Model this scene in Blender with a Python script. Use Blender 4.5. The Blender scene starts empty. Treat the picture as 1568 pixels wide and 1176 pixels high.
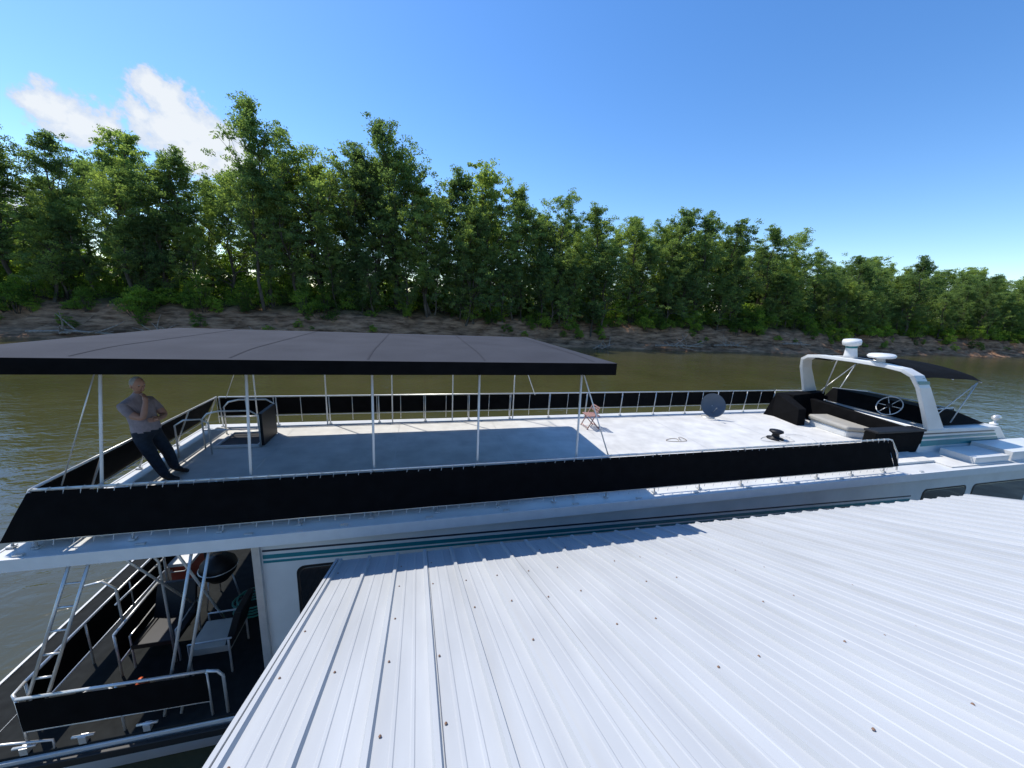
import bpy, math, random
import numpy as np
from mathutils import Vector, Matrix
random.seed(4)
scene=bpy.context.scene
COL=scene.collection
WATER=-6.6; DECK=-3.25
# ------------------------------------------------------------------ materials
def nd(nt,t,**kw):
    n=nt.nodes.new(t)
    for k,v in kw.items(): setattr(n,k,v)
    return n
def pbr(name,col,rough=.5,metal=0,var=.12,scale=6,bump=0,bscale=40,col2=None,spec=.5,stretch=(1,1,1),coat=0):
    m=bpy.data.materials.new(name); m.use_nodes=True; nt=m.node_tree; b=nt.nodes['Principled BSDF']
    tc=nd(nt,'ShaderNodeNewGeometry'); mp=nd(nt,'ShaderNodeMapping'); mp.inputs['Scale'].default_value=stretch
    nt.links.new(tc.outputs['Position'],mp.inputs[0])
    nz=nd(nt,'ShaderNodeTexNoise'); nz.inputs['Scale'].default_value=scale; nz.inputs['Detail'].default_value=4
    nt.links.new(mp.outputs[0],nz.inputs['Vector'])
    r=nd(nt,'ShaderNodeValToRGB'); r.color_ramp.elements[0].position=.3; r.color_ramp.elements[1].position=.7
    c2=col2 if col2 else tuple(max(0,c*(1-var)) for c in col)
    c1=col if col2 else tuple(min(1,c*(1+var*.4)) for c in col)
    r.color_ramp.elements[0].color=(*c2,1); r.color_ramp.elements[1].color=(*c1,1)
    nt.links.new(nz.outputs['Fac'],r.inputs[0]); nt.links.new(r.outputs[0],b.inputs['Base Color'])
    b.inputs['Roughness'].default_value=rough; b.inputs['Metallic'].default_value=metal
    b.inputs['Specular IOR Level'].default_value=spec
    if coat: b.inputs['Coat Weight'].default_value=coat
    if bump:
        n2=nd(nt,'ShaderNodeTexNoise'); n2.inputs['Scale'].default_value=bscale; n2.inputs['Detail'].default_value=2
        nt.links.new(mp.outputs[0],n2.inputs['Vector'])
        bp=nd(nt,'ShaderNodeBump'); bp.inputs['Strength'].default_value=bump; bp.inputs['Distance'].default_value=.02
        nt.links.new(n2.outputs['Fac'],bp.inputs['Height']); nt.links.new(bp.outputs[0],b.inputs['Normal'])
    return m
M=dict(
 gel=pbr('gelcoat_white',(.66,.66,.63),.3,var=.14,scale=1.5),
 deck=pbr('deck_paint',(.64,.63,.59),.75,var=.17,scale=2.6,bump=.25,bscale=120,spec=.3),
 alu=pbr('aluminium_tube',(.62,.62,.60),.35,metal=.5,var=.1,scale=8),
 white=pbr('white_paint',(.70,.70,.68),.35,var=.06),
 black=pbr('black_canvas',(.0045,.0045,.0050),.9,var=.4,scale=5,bump=.2,bscale=300,spec=.10),
 bvinyl=pbr('black_vinyl',(.010,.010,.012),.5,var=.3,scale=4,spec=.3),
 canvas=pbr('grey_canvas',(.054,.057,.067),.9,var=.15,scale=1.3,bump=.15,bscale=250,spec=.1),
 seamc=pbr('canvas_seam',(.040,.042,.050),.9,spec=.1),
 teal=pbr('teal_stripe',(.0,.17,.20),.35),
 navy=pbr('dark_stripe',(.012,.022,.04),.35),
 glass=pbr('dark_glass',(.012,.014,.016),.06,var=.1,spec=.7),
 rope=pbr('white_cord',(.55,.55,.53),.8),
 roof=pbr('white_metal_roof',(.455,.47,.475),.5,var=.11,scale=1.3,bump=.03,bscale=6,stretch=(3,.5,1),spec=.3),
 seam=pbr('roof_lap_shadow_gap',(.16,.16,.16),.8),
 screw=pbr('rusty_screw',(.24,.14,.09),.7),
 wood=pbr('weathered_wood',(.20,.13,.08),.8,col2=(.11,.07,.04),scale=8,bump=.4),
 drift=pbr('driftwood_bark',(.40,.33,.26),.9,col2=(.18,.13,.10),scale=4,bump=.5,bscale=12),
 dock=pbr('dock_planks',(.12,.10,.08),.85,var=.35,scale=3,stretch=(.5,6,1)),
 dkfloor=pbr('dark_deck_carpet',(.018,.020,.020),.95,var=.3,scale=8,spec=.15),
 rubber=pbr('black_rubber',(.015,.015,.015),.6),
 beige=pbr('beige_vinyl',(.38,.36,.31),.5,var=.1),
 orange=pbr('orange_plastic',(.55,.10,.03),.4),
 red=pbr('red_plastic',(.30,.05,.03),.4),
 green=pbr('green_hose',(.02,.22,.16),.4),
 dish=pbr('dish_grey',(.07,.09,.115),.5),
 pinkwood=pbr('pink_tan_wood',(.36,.20,.17),.7),
 skin=pbr('skin',(.42,.23,.165),.55,var=.1,scale=20),
 shirt=pbr('mauve_polo',(.30,.25,.265),.85,var=.22,scale=14,bump=.5,bscale=18),
 jeans=pbr('dark_jeans',(.014,.021,.034),.9,var=.4,scale=16,bump=.4,bscale=25),
 shoe=pbr('black_shoe',(.014,.013,.012),.5),
 hair=pbr('grey_hair',(.38,.38,.37),.9,var=.3,scale=60,bump=.5,bscale=150),
 eye=pbr('eye_dark',(.02,.015,.01),.2),
 lip=pbr('lips',(.30,.13,.11),.5),
)
M['bark']=pbr('tree_bark',(.14,.115,.09),.95,col2=(.055,.046,.035),scale=3,stretch=(1,1,.25),spec=.1)
def leafmat(name,stops,tr=.5):
    m=bpy.data.materials.new(name); m.use_nodes=True; nt=m.node_tree; nt.nodes.clear()
    out=nd(nt,'ShaderNodeOutputMaterial')
    geo=nd(nt,'ShaderNodeNewGeometry'); oi=nd(nt,'ShaderNodeObjectInfo')
    nz=nd(nt,'ShaderNodeTexNoise'); nz.inputs['Scale'].default_value=.45; nz.inputs['Detail'].default_value=1
    nt.links.new(geo.outputs['Position'],nz.inputs['Vector'])
    add=nd(nt,'ShaderNodeMath',operation='MULTIPLY_ADD'); add.inputs[1].default_value=.5; add.inputs[2].default_value=-.25
    nt.links.new(oi.outputs['Random'],add.inputs[0])
    a2=nd(nt,'ShaderNodeMath',operation='ADD'); nt.links.new(add.outputs[0],a2.inputs[0]); nt.links.new(nz.outputs['Fac'],a2.inputs[1])
    a3=nd(nt,'ShaderNodeMath',operation='MULTIPLY_ADD'); a3.inputs[1].default_value=.3; a3.inputs[2].default_value=-.15
    nt.links.new(geo.outputs['Random Per Island'],a3.inputs[0])
    a4=nd(nt,'ShaderNodeMath',operation='ADD'); nt.links.new(a2.outputs[0],a4.inputs[0]); nt.links.new(a3.outputs[0],a4.inputs[1])
    r=nd(nt,'ShaderNodeValToRGB'); e=r.color_ramp.elements; e[0].position=stops[0][0]; e[0].color=(*stops[0][1],1); e[1].position=stops[-1][0]; e[1].color=(*stops[-1][1],1)
    for p,c in stops[1:-1]:
        q=e.new(p); q.color=(*c,1)
    nt.links.new(a4.outputs[0],r.inputs[0])
    d=nd(nt,'ShaderNodeBsdfDiffuse'); nt.links.new(r.outputs[0],d.inputs[0])
    t=nd(nt,'ShaderNodeBsdfTranslucent')
    mx=nd(nt,'ShaderNodeMix',data_type='RGBA',blend_type='MULTIPLY'); mx.inputs['Factor'].default_value=1
    nt.links.new(r.outputs[0],mx.inputs['A']); mx.inputs['B'].default_value=(1.8,1.9,.9,1)
    nt.links.new(mx.outputs['Result'],t.inputs[0])
    ms=nd(nt,'ShaderNodeMixShader'); ms.inputs[0].default_value=tr
    nt.links.new(d.outputs[0],ms.inputs[1]); nt.links.new(t.outputs[0],ms.inputs[2]); nt.links.new(ms.outputs[0],out.inputs[0])
    return m
M['leaf']=leafmat('foliage',[(.15,(.08,.125,.058)),(.5,(.15,.215,.09)),(.85,(.26,.32,.10))])
M['leafb']=leafmat('shrub_foliage',[(.15,(.06,.10,.03)),(.5,(.15,.23,.05)),(.85,(.29,.38,.07))],.55)
# ------------------------------------------------------------------ mesh builder
class MB:
    def __init__(s): s.v=[];s.f=[];s.mi=[];s.sm=[];s.mats=[]
    def _m(s,m):
        m=M[m]
        if m not in s.mats: s.mats.append(m)
        return s.mats.index(m)
    def add(s,vs,fs,m,smooth=False):
        o=len(s.v); k=s._m(m); s.v+=[tuple(p) for p in vs]
        for f in fs: s.f.append(tuple(i+o for i in f)); s.mi.append(k); s.sm.append(smooth)
    def hexa(s,p,m):
        s.add(p,[(3,2,1,0),(4,5,6,7),(0,1,5,4),(1,2,6,5),(2,3,7,6),(3,0,4,7)],m)
    def box(s,x0,x1,y0,y1,z0,z1,m):
        s.hexa([(x0,y0,z0),(x1,y0,z0),(x1,y1,z0),(x0,y1,z0),(x0,y0,z1),(x1,y0,z1),(x1,y1,z1),(x0,y1,z1)],m)
    def tube(s,p,q,r,m,r2=None,n=8):
        s.path([p,q],[r,r2 if r2 is not None else r],m,n=n)
    def path(s,pts,r,m,n=8,cap=True):
        pts=[Vector(p) for p in pts]; N=len(pts)
        if not isinstance(r,(list,tuple)): r=[r]*N
        vs=[];fs=[]; u=None
        for i in range(N):
            t=(pts[min(i+1,N-1)]-pts[max(i-1,0)]).normalized()
            if u is None:
                u=t.cross(Vector((0,0,1)) if abs(t.z)<.9 else Vector((1,0,0))).normalized()
            else:
                u=(u-t*u.dot(t)).normalized()
            w=t.cross(u)
            for k in range(n):
                a=2*math.pi*k/n; vs.append(pts[i]+(u*math.cos(a)+w*math.sin(a))*r[i])
        for i in range(N-1):
            for k in range(n):
                fs.append((i*n+k,i*n+(k+1)%n,(i+1)*n+(k+1)%n,(i+1)*n+k))
        if cap: fs.append(tuple(range(n))[::-1]); fs.append(tuple((N-1)*n+k for k in range(n)))
        s.add(vs,fs,m,True)
    def lathe(s,c,prof,m,axis=(0,0,1),n=24):
        ax=Vector(axis).normalized(); u=ax.cross(Vector((0,0,1)) if abs(ax.z)<.9 else Vector((1,0,0))).normalized(); w=ax.cross(u); c=Vector(c)
        vs=[];fs=[]
        for (r,h) in prof:
            for k in range(n):
                a=2*math.pi*k/n; vs.append(c+ax*h+(u*math.cos(a)+w*math.sin(a))*max(r,1e-4))
        for i in range(len(prof)-1):
            for k in range(n): fs.append((i*n+k,i*n+(k+1)%n,(i+1)*n+(k+1)%n,(i+1)*n+k))
        s.add(vs,fs,m,True)
    def ell(s,c,r,m,nu=16,nv=10,rot=None,fn=None):
        vs=[];fs=[]; c=Vector(c)
        for j in range(nv+1):
            th=math.pi*j/nv
            for i in range(nu):
                a=2*math.pi*i/nu
                p=Vector((r[0]*math.sin(th)*math.cos(a),r[1]*math.sin(th)*math.sin(a),r[2]*math.cos(th)))
                if fn: p=fn(p)
                if rot: p=rot@p
                vs.append(c+p)
        for j in range(nv):
            for i in range(nu): fs.append((j*nu+i,(j+1)*nu+i,(j+1)*nu+(i+1)%nu,j*nu+(i+1)%nu))
        s.add(vs,fs,m,True)
    def sheet(s,p00,p10,p11,p01,m,nx=40,nz=6,amp=.01,seed=0,th=0):
        p00,p10,p11,p01=map(Vector,(p00,p10,p11,p01)); nrm=(p10-p00).cross(p01-p00).normalized()
        rn=random.Random(seed); ph=[rn.uniform(0,6.28) for _ in range(6)]
        vs=[];fs=[]
        L=(p10-p00).length
        for j in range(nz+1):
            b=j/nz
            for i in range(nx+1):
                a=i/nx; p=(p00*(1-a)+p10*a)*(1-b)+(p01*(1-a)+p11*a)*b
                d=amp*(math.sin(a*L*3.1+ph[0])+.7*math.sin(a*L*7.3+ph[1]+b*2)+.5*math.sin(b*5+a*L*1.7+ph[2]))*math.sin(math.pi*min(max(b,.15),.85))
                vs.append(p+nrm*d)
        for j in range(nz):
            for i in range(nx):
                k=j*(nx+1)+i; fs.append((k,k+1,k+nx+2,k+nx+1))
        s.add(vs,fs,m,True)
    def prism(s,poly,y0,y1,m):
        n=len(poly); vs=[(x,y0,z) for x,z in poly]+[(x,y1,z) for x,z in poly]
        fs=[tuple(range(n)),tuple(range(2*n-1,n-1,-1))]+[(i,(i+1)%n,n+(i+1)%n,n+i)[::-1] for i in range(n)]
        s.add(vs,fs,m)
    def obj(s,name,parent=None,bevel=0):
        me=bpy.data.meshes.new(name); me.from_pydata(s.v,[],s.f)
        for mm in s.mats: me.materials.append(mm)
        me.polygons.foreach_set('material_index',s.mi); me.polygons.foreach_set('use_smooth',s.sm); me.update()
        o=bpy.data.objects.new(name,me); COL.objects.link(o)
        if parent: o.parent=parent
        if bevel:
            b=o.modifiers.new('bevel','BEVEL'); b.width=bevel; b.segments=2; b.limit_method='ANGLE'; b.angle_limit=.9
        return o
def empty(name):
    e=bpy.data.objects.new(name,None); COL.objects.link(e); e.empty_display_size=.2; return e
def lerp(a,b,t): return tuple(a[i]+(b[i]-a[i])*t for i in range(len(a)))

# ------------------------------------------------------------------ terrain + river
def ybank(x): return 54+1.1*math.sin(x*.07)+.6*math.sin(x*.23+1)+.35*math.sin(x*.61+2)
def gz(x,y):
    s=y-ybank(x)
    n=.25*math.sin(x*.9+y*.7)+.2*math.sin(x*1.7-y*1.3+1)+.15*math.sin(x*3.3+y*2.9)
    if s>-6:
        pr=[(-6,-2.0),(-.6,-.3),(0,.0),(1.2,.5),(2.6,.9),(3.8,2.0),(5.2,3.3),(7,4.0),(9,4.4),(30,4.9),(200,6),(3000,8)]
    else:
        s2=-40-y
        pr=[(-3000,-2),(-6,-2),(0,0),(6,3),(40,4),(3000,6)]; s=s2
        if s2<-6: return WATER-2
    for (a,za),(b,zb) in zip(pr,pr[1:]):
        if a<=s<=b:
            z=za+(zb-za)*(s-a)/(b-a); break
    else: z=pr[-1][1]
    return WATER+z+n*min(1,max(0,(s+.5)/3))
xs=sorted(set([-2500,-1200,-600,-350,-220,-160]+[round(v,2) for v in np.arange(-130,260,.9)]+[300,400,600,1200,2500]))
ys=[-2500,-800,-200,-80,-50,-46,-42,-40,-38,-34,-20,0,20,40,47]+[round(v,2) for v in np.arange(50,68,.5)]+[70,74,80,90,100,120,160,240,500,1200,2500]
V=[(x,y,gz(x,y)) for y in ys for x in xs]; nx=len(xs)
Fq=[(j*nx+i,j*nx+i+1,(j+1)*nx+i+1,(j+1)*nx+i) for j in range(len(ys)-1) for i in range(nx-1)]
me=bpy.data.meshes.new('ground'); me.from_pydata(V,[],Fq); me.polygons.foreach_set('use_smooth',[True]*len(Fq))
ground=bpy.data.objects.new('ground',me); COL.objects.link(ground)
m=bpy.data.materials.new('river_mud_and_forest_floor'); m.use_nodes=True; nt=m.node_tree; b=nt.nodes['Principled BSDF']; b.inputs['Roughness'].default_value=.95; b.inputs['Specular IOR Level'].default_value=.1
geo=nd(nt,'ShaderNodeNewGeometry'); nz=nd(nt,'ShaderNodeTexNoise'); nz.inputs['Scale'].default_value=.8; nz.inputs['Detail'].default_value=7; nz.inputs['Roughness'].default_value=.7
mp=nd(nt,'ShaderNodeMapping'); mp.inputs['Scale'].default_value=(.45,1,3.0); nt.links.new(geo.outputs['Position'],mp.inputs[0]); nt.links.new(mp.outputs[0],nz.inputs['Vector'])
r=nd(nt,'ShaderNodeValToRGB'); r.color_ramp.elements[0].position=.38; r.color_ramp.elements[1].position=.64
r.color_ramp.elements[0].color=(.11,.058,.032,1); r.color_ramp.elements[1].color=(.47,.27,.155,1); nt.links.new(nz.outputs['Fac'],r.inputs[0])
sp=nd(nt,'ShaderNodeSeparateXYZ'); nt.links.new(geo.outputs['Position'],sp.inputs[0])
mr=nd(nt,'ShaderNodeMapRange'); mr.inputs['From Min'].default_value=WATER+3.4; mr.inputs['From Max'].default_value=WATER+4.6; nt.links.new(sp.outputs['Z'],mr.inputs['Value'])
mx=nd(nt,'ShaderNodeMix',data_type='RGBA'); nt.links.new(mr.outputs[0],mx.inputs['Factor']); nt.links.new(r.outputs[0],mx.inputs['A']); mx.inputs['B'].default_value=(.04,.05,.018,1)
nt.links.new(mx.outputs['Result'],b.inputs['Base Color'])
bp=nd(nt,'ShaderNodeBump'); bp.inputs['Strength'].default_value=.6; bp.inputs['Distance'].default_value=.3; nt.links.new(nz.outputs['Fac'],bp.inputs['Height']); nt.links.new(bp.outputs[0],b.inputs['Normal'])
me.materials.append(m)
# river
me=bpy.data.meshes.new('river'); me.from_pydata([(-2500,-45,WATER),(2500,-45,WATER),(2500,60,WATER),(-2500,60,WATER)],[],[(0,1,2,3)])
river=bpy.data.objects.new('river',me); COL.objects.link(river)
m=bpy.data.materials.new('muddy_river_water'); m.use_nodes=True; nt=m.node_tree; b=nt.nodes['Principled BSDF']
b.inputs['Roughness'].default_value=.09; b.inputs['IOR'].default_value=1.42; b.inputs['Specular IOR Level'].default_value=.75
geo=nd(nt,'ShaderNodeNewGeometry')
n0=nd(nt,'ShaderNodeTexNoise'); n0.inputs['Scale'].default_value=.12; n0.inputs['Detail'].default_value=3; nt.links.new(geo.outputs['Position'],n0.inputs['Vector'])
r=nd(nt,'ShaderNodeValToRGB'); r.color_ramp.elements[0].position=.3; r.color_ramp.elements[1].position=.7
r.color_ramp.elements[0].color=(.050,.049,.017,1); r.color_ramp.elements[1].color=(.072,.067,.026,1)
nt.links.new(n0.outputs['Fac'],r.inputs[0]); nt.links.new(r.outputs[0],b.inputs['Base Color'])
mp=nd(nt,'ShaderNodeMapping'); mp.inputs['Scale'].default_value=(.8,1.5,1); mp.inputs['Rotation'].default_value=(0,0,.6); nt.links.new(geo.outputs['Position'],mp.inputs[0])
n1=nd(nt,'ShaderNodeTexNoise'); n1.inputs['Scale'].default_value=2.4; n1.inputs['Detail'].default_value=3; n1.inputs['Distortion'].default_value=.6; nt.links.new(mp.outputs[0],n1.inputs['Vector'])
n2=nd(nt,'ShaderNodeTexNoise'); n2.inputs['Scale'].default_value=.5; n2.inputs['Detail'].default_value=2; nt.links.new(mp.outputs[0],n2.inputs['Vector'])
ad=nd(nt,'ShaderNodeMath',operation='MULTIPLY_ADD'); ad.inputs[1].default_value=2.2; nt.links.new(n2.outputs['Fac'],ad.inputs[0]); nt.links.new(n1.outputs['Fac'],ad.inputs[2])
bp=nd(nt,'ShaderNodeBump'); bp.inputs['Strength'].default_value=.36; bp.inputs['Distance'].default_value=.08; nt.links.new(ad.outputs[0],bp.inputs['Height']); nt.links.new(bp.outputs[0],b.inputs['Normal'])
me.materials.append(m)

# ------------------------------------------------------------------ trees
def leaves(mb,rng,centers,rad,n,size,mat):
    k=mb._m(mat)
    C=np.repeat(np.array(centers),n,axis=0); R=np.repeat(np.array(rad),n)
    P=rng.normal(0,1,(len(C),3)); P/=np.linalg.norm(P,axis=1)[:,None]; rr=rng.random(len(C))**.5*(1+.45*rng.random(len(C)))
    P=P*(rr*R)[:,None]*np.array([1,1,.6])+C
    a=rng.normal(0,1,P.shape); a/=np.linalg.norm(a,axis=1)[:,None]
    c=rng.normal(0,1,P.shape); c=np.cross(a,c); c/=np.linalg.norm(c,axis=1)[:,None]
    s=rng.uniform(.6,1.25,len(P))*size
    a=a*s[:,None]; c=c*(s*.5)[:,None]
    Q=np.stack([P-a,P-c,P+a,P+c],1).reshape(-1,3)
    o=len(mb.v); mb.v+=[tuple(q) for q in Q.tolist()]
    N=len(P); mb.f+=[(o+4*i,o+4*i+1,o+4*i+2,o+4*i+3) for i in range(N)]; mb.mi+=[k]*N; mb.sm+=[False]*N
def tree_mesh(seed,H,crown0=.28,wid=.17,nl=24,lpc=56,sub=3):
    rng=np.random.default_rng(seed); mb=MB()
    lean=rng.normal(0,.04,2); pts=[]
    for i in range(9):
        t=i/8; pts.append((lean[0]*H*t+.35*math.sin(i*1.3+seed),lean[1]*H*t+.35*math.cos(i*1.7+seed),H*.93*t-.4))
    r0=.013*H
    mb.path(pts,[r0*(1-.88*i/8) for i in range(9)],'bark',n=7)
    C=[];R=[]
    def tp(t):
        q=t*8; i=min(int(q),7); return lerp(pts[i],pts[i+1],q-i)
    for l in range(nl):
        t=crown0+(1-crown0)*((l+rng.random())/nl)**.9; t=min(t,.98)
        u=(t-crown0)/(1-crown0)
        L=H*wid*(.55+1.0*math.sin(math.pi*min(1,u*.75+.15)))*rng.uniform(.5,1.35)*(1-.45*u*u)
        az=rng.uniform(0,6.283) ; el=math.radians(rng.uniform(10,50)+22*u)
        p=Vector(tp(t)); d=Vector((math.cos(az)*math.cos(el),math.sin(az)*math.cos(el),math.sin(el)))
        lp=[p]
        for k in range(4):
            d=(d+Vector(rng.normal(0,.16,3))+Vector((0,0,.07))).normalized(); p=p+d*L/4; lp.append(p)
        rr=r0*(1-.85*t)*.5
        mb.path(lp,[rr*(1-.2*k) for k in range(5)],'bark',n=5,cap=False)
        for k in (2,3,4):
            for q in range(sub):
                off=Vector(rng.normal(0,L*.16,3)) if q else Vector((0,0,.1)); c=lp[k]+off
                C.append(tuple(c)); R.append(rng.uniform(.35,.95)*H/24)
                if q==1: mb.path([lp[k-1],c],[rr*.4,.015],'bark',n=4,cap=False)
    for k in range(6):
        C.append(tuple(Vector(pts[-1])+Vector((rng.normal(0,.6),rng.normal(0,.6),rng.uniform(-1.2,1.2))))); R.append(rng.uniform(.35,.7)*H/24)
    leaves(mb,rng,C,R,lpc,.165,'leaf')
    me=bpy.data.meshes.new('tree_v'); me.from_pydata(mb.v,[],mb.f)
    for mm in mb.mats: me.materials.append(mm)
    me.polygons.foreach_set('material_index',mb.mi); me.update(); return me
def shrub_mesh(seed,H,W,n=26,size=.13):
    rng=np.random.default_rng(seed); mb=MB(); C=[];R=[]
    for i in range(n):
        a=rng.uniform(0,6.28); rr=W*math.sqrt(rng.random()); h=H*rng.uniform(.08,1)*(1-.5*(rr/W)**2)
        c=(rr*math.cos(a),rr*math.sin(a),h); C.append(c); R.append(rng.uniform(.3,.75))
        mb.path([(rr*.3*math.cos(a),rr*.3*math.sin(a),-.3),c],[.035,.01],'bark',n=4,cap=False)
    leaves(mb,rng,C,R,70,size,'leafb')
    me=bpy.data.meshes.new('shrub_v'); me.from_pydata(mb.v,[],mb.f)
    for mm in mb.mats: me.materials.append(mm)
    me.polygons.foreach_set('material_index',mb.mi); me.update(); return me
TV=[(tree_mesh(11,26,.26,.16,36),26),(tree_mesh(12,26,.20,.19,38),26),(tree_mesh(13,22,.14,.20,34),22),(tree_mesh(14,22,.2,.17,34),22),(tree_mesh(15,20,.10,.22,34),20),(tree_mesh(16,24,.3,.15,30),24),(tree_mesh(17,22,.2,.21,24,46),22)]
SV=[shrub_mesh(21,3,1.8),shrub_mesh(22,4.2,2.0,34),shrub_mesh(23,2,2.2,24),shrub_mesh(24,5.5,1.6,34)]
forest=empty('riverbank_forest'); R_=random.Random(5)
def put(mesh,x,y,s,nm,sz=None):
    o=bpy.data.objects.new(nm,mesh); COL.objects.link(o); o.parent=forest
    o.location=(x,y,gz(x,y)-.1); o.rotation_euler=(R_.uniform(-.05,.05),R_.uniform(-.05,.05),R_.uniform(0,6.28)); o.scale=(s,s,sz or s)
env=[(-130,17),(-60,17),(-50,17.5),(-44,17.8),(-36,20),(-31,17.5),(-26,16),(-20,24.3),(-14,20.2),(-9,21),(-3,25),(2,20.6),(6,19.8),(11,20),(17,18.6),(24,18.4),(31,17.0),(38,16.4),(45,18.6),(52,17.8),(60,17),(68,17.3),(76,16.8),(84,14.3),(92,13.8),(100,13.8),(110,14.8),(125,15.3),(150,16),(260,18)]
def top(x):
    for (a,za),(b,zb) in zip(env,env[1:]):
        if a<=x<=b: return za+(zb-za)*(x-a)/(b-a)
    return 16
def place_tree(x,y,tz,vi=None):
    me,H=TV[vi if vi is not None else R_.randrange(len(TV))]; g=gz(x,y); s=(tz-g)/H
    put(me,x,y,s*R_.uniform(.95,1.15),'tree',s)
for i,(x,tz) in enumerate(env[2:-3]):
    place_tree(x,62.5+R_.uniform(-1,1.5),tz,i%7 if tz<22 else (0 if i%2 else 1))
x=-95.
while x<230:
    for (y0,dz,p) in ((61,-5.5,.7),(65.5,-2.8,.9),(71,-2.6,.9),(78,-1.5,.7)):
        if R_.random()<p:
            yy=y0+R_.uniform(-1.5,1.5); xx=x+R_.uniform(-2,2)
            tz=top(xx)*(1+(yy-62)/62*.9)+dz-R_.uniform(0,4.5)
            if xx<-36 and R_.random()<.38: continue
            place_tree(xx,yy,tz)
    x+=4.8 if x<150 else 6
for i in range(60):
    xx=R_.uniform(-60,160); place_tree(xx,60.5+R_.uniform(-1,1.5),gz(xx,60)+R_.uniform(5,12),R_.choice([2,4]))
for i in range(330):
    xx=R_.uniform(-75,190); yy=ybank(xx)+R_.uniform(4.6,10.5); s=R_.uniform(.45,1.05)
    put(R_.choice(SV),xx,yy,s,'shrub')
for i in range(70):
    xx=R_.uniform(-75,190); yy=ybank(xx)+R_.uniform(2.4,4.6); put(R_.choice(SV),xx,yy,R_.uniform(.2,.45),'shrub')
x=-110.
while x<230:
    put(R_.choice(SV),x,R_.uniform(74,84),R_.uniform(1.9,2.8),'shrub'); put(R_.choice(SV),x+1.5,R_.uniform(64,70),R_.uniform(1.2,2.0),'shrub'); x+=3.4
# driftwood
for (dx,dy,sz,sd) in ((29,54.0,2.6,1),(44,54.3,3.0,2),(55,54.7,2.2,3),(-38,53.5,2.8,4),(-30,53.8,2.4,5),(12,55,1.5,6),(70,54.5,2,7),(-20,54,1.8,8)):
    mb=MB(); rn=random.Random(sd); g=gz(dx,dy+1)
    for k in range(11):
        a=rn.uniform(0,math.pi*2); el=rn.uniform(-.05,.75)
        p=Vector((dx+rn.uniform(-1,1)*sz*.7,dy+rn.uniform(-.3,1.2),max(g,WATER)+.05)); L=sz*rn.uniform(.5,1.3)
        d=Vector((math.cos(a)*math.cos(el),.5*math.sin(a),math.sin(el))); pp=[p]
        for q in range(4):
            d=(d+Vector((rn.uniform(-.3,.3),rn.uniform(-.3,.3),rn.uniform(-.2,.2)))).normalized(); p=p+d*L/4; pp.append(p)
        mb.path(pp,[.09*sz/2*(1-.2*q) for q in range(5)],'drift',n=6)
    mb.path([(dx-sz*1.6,dy+.4,g+.1),(dx,dy+.2,g+.25),(dx+sz*1.4,dy-.2,g+.1)],[.16,.15,.07],'drift')
    mb.obj('driftwood')

# ------------------------------------------------------------------ houseboat
boat=empty('houseboat')
YN,YF=5.45,9.95; XL,XR=-4.62,10.15; RT=-2.55
h=MB()
h.hexa([(-5.3,5.1,WATER-.3),(20,5.3,WATER-.3),(20,10.0,WATER-.3),(-5.3,10.2,WATER-.3),(-5.5,4.92,-6.02),(20.5,5.1,-6.02),(20.5,10.2,-6.02),(-5.5,10.3,-6.02)],'gel')
h.box(-5.52,20.5,4.86,4.92,-6.2,-6.08,'rubber')
h.box(-5.45,-2.25,4.95,10.25,-6.016,-5.97,'dkfloor')
h.obj('hull',boat,.01)
c=MB()
def wz(x): return -3.655-.0235*(x+2.2)
c.box(-2.2,17,5.32,9.9,-6.0,-3.45,'gel')
for (o0,o1,mt,pr) in ((0,.035,'navy',.004),(-.115,-.045,'teal',.004),(-.185,-.14,'teal',.004)):
    xa=-2.15;xb=11.2
    c.hexa([(xa,5.32-pr,wz(xa)+o0),(xb,5.32-pr,wz(xb)+o0),(xb,5.33,wz(xb)+o0),(xa,5.33,wz(xa)+o0),(xa,5.32-pr,wz(xa)+o1),(xb,5.32-pr,wz(xb)+o1),(xb,5.33,wz(xb)+o1),(xa,5.33,wz(xa)+o1)],mt)
c.box(-2.15,16,5.315,5.33,-5.78,-5.66,'teal')
c.box(-2.26,-2.16,5.26,5.36,-6.0,-3.445,'alu')
def window(x0,x1,z0,z1,y=5.32,r=.12):
    for (g,mt,d) in ((.035,'bvinyl',.006),(0,'glass',.010)):
        P=[]
        for (cx,cz,a0) in ((x1+g-r,z1+g-r,0),(x0-g+r,z1+g-r,90),(x0-g+r,z0-g+r,180),(x1+g-r,z0-g+r,270)):
            for k in range(6):
                a=math.radians(a0+k*18); P.append((cx+r*math.cos(a),cz+r*math.sin(a)))
        c.prism(P,y-d,y+.02,mt)
window(-1.70,-.2,-5.0,-3.98)
for x0 in (.6,2.7,4.8,6.9): window(x0,x0+1.5,-5.0,-4.2)
window(11.6,13.1,-4.75,-3.85); window(13.4,15.6,-4.75,-3.85)
window(3.9,4.5,-4.17,-4.08,r=.03); window(8.6,9.3,-4.17,-4.08,r=.03)
c.box(-2.23,-2.2,6.2,8.6,-5.95,-3.7,'glass')
c.box(-2.26,-2.2,7.36,7.44,-5.95,-3.7,'alu')
c.obj('cabin',boat,.008)
d=MB()
d.box(-4.95,17,5.2,10.2,-3.44,-3.31,'gel')
d.box(-4.98,17.0,5.17,5.198,-3.47,-3.30,'white')
d.box(-4.98,-4.952,5.2,10.2,-3.47,-3.30,'white')
d.box(-4.6,12.3,5.62,9.78,-3.30,DECK,'deck')
d.box(12.303,17,5.3,10.1,-3.306,-3.285,'deck')
d.box(13.2,14.5,5.35,6.0,-3.284,-3.13,'gel'); d.box(14.6,16.8,5.35,6.1,-3.284,-3.05,'gel')
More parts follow.
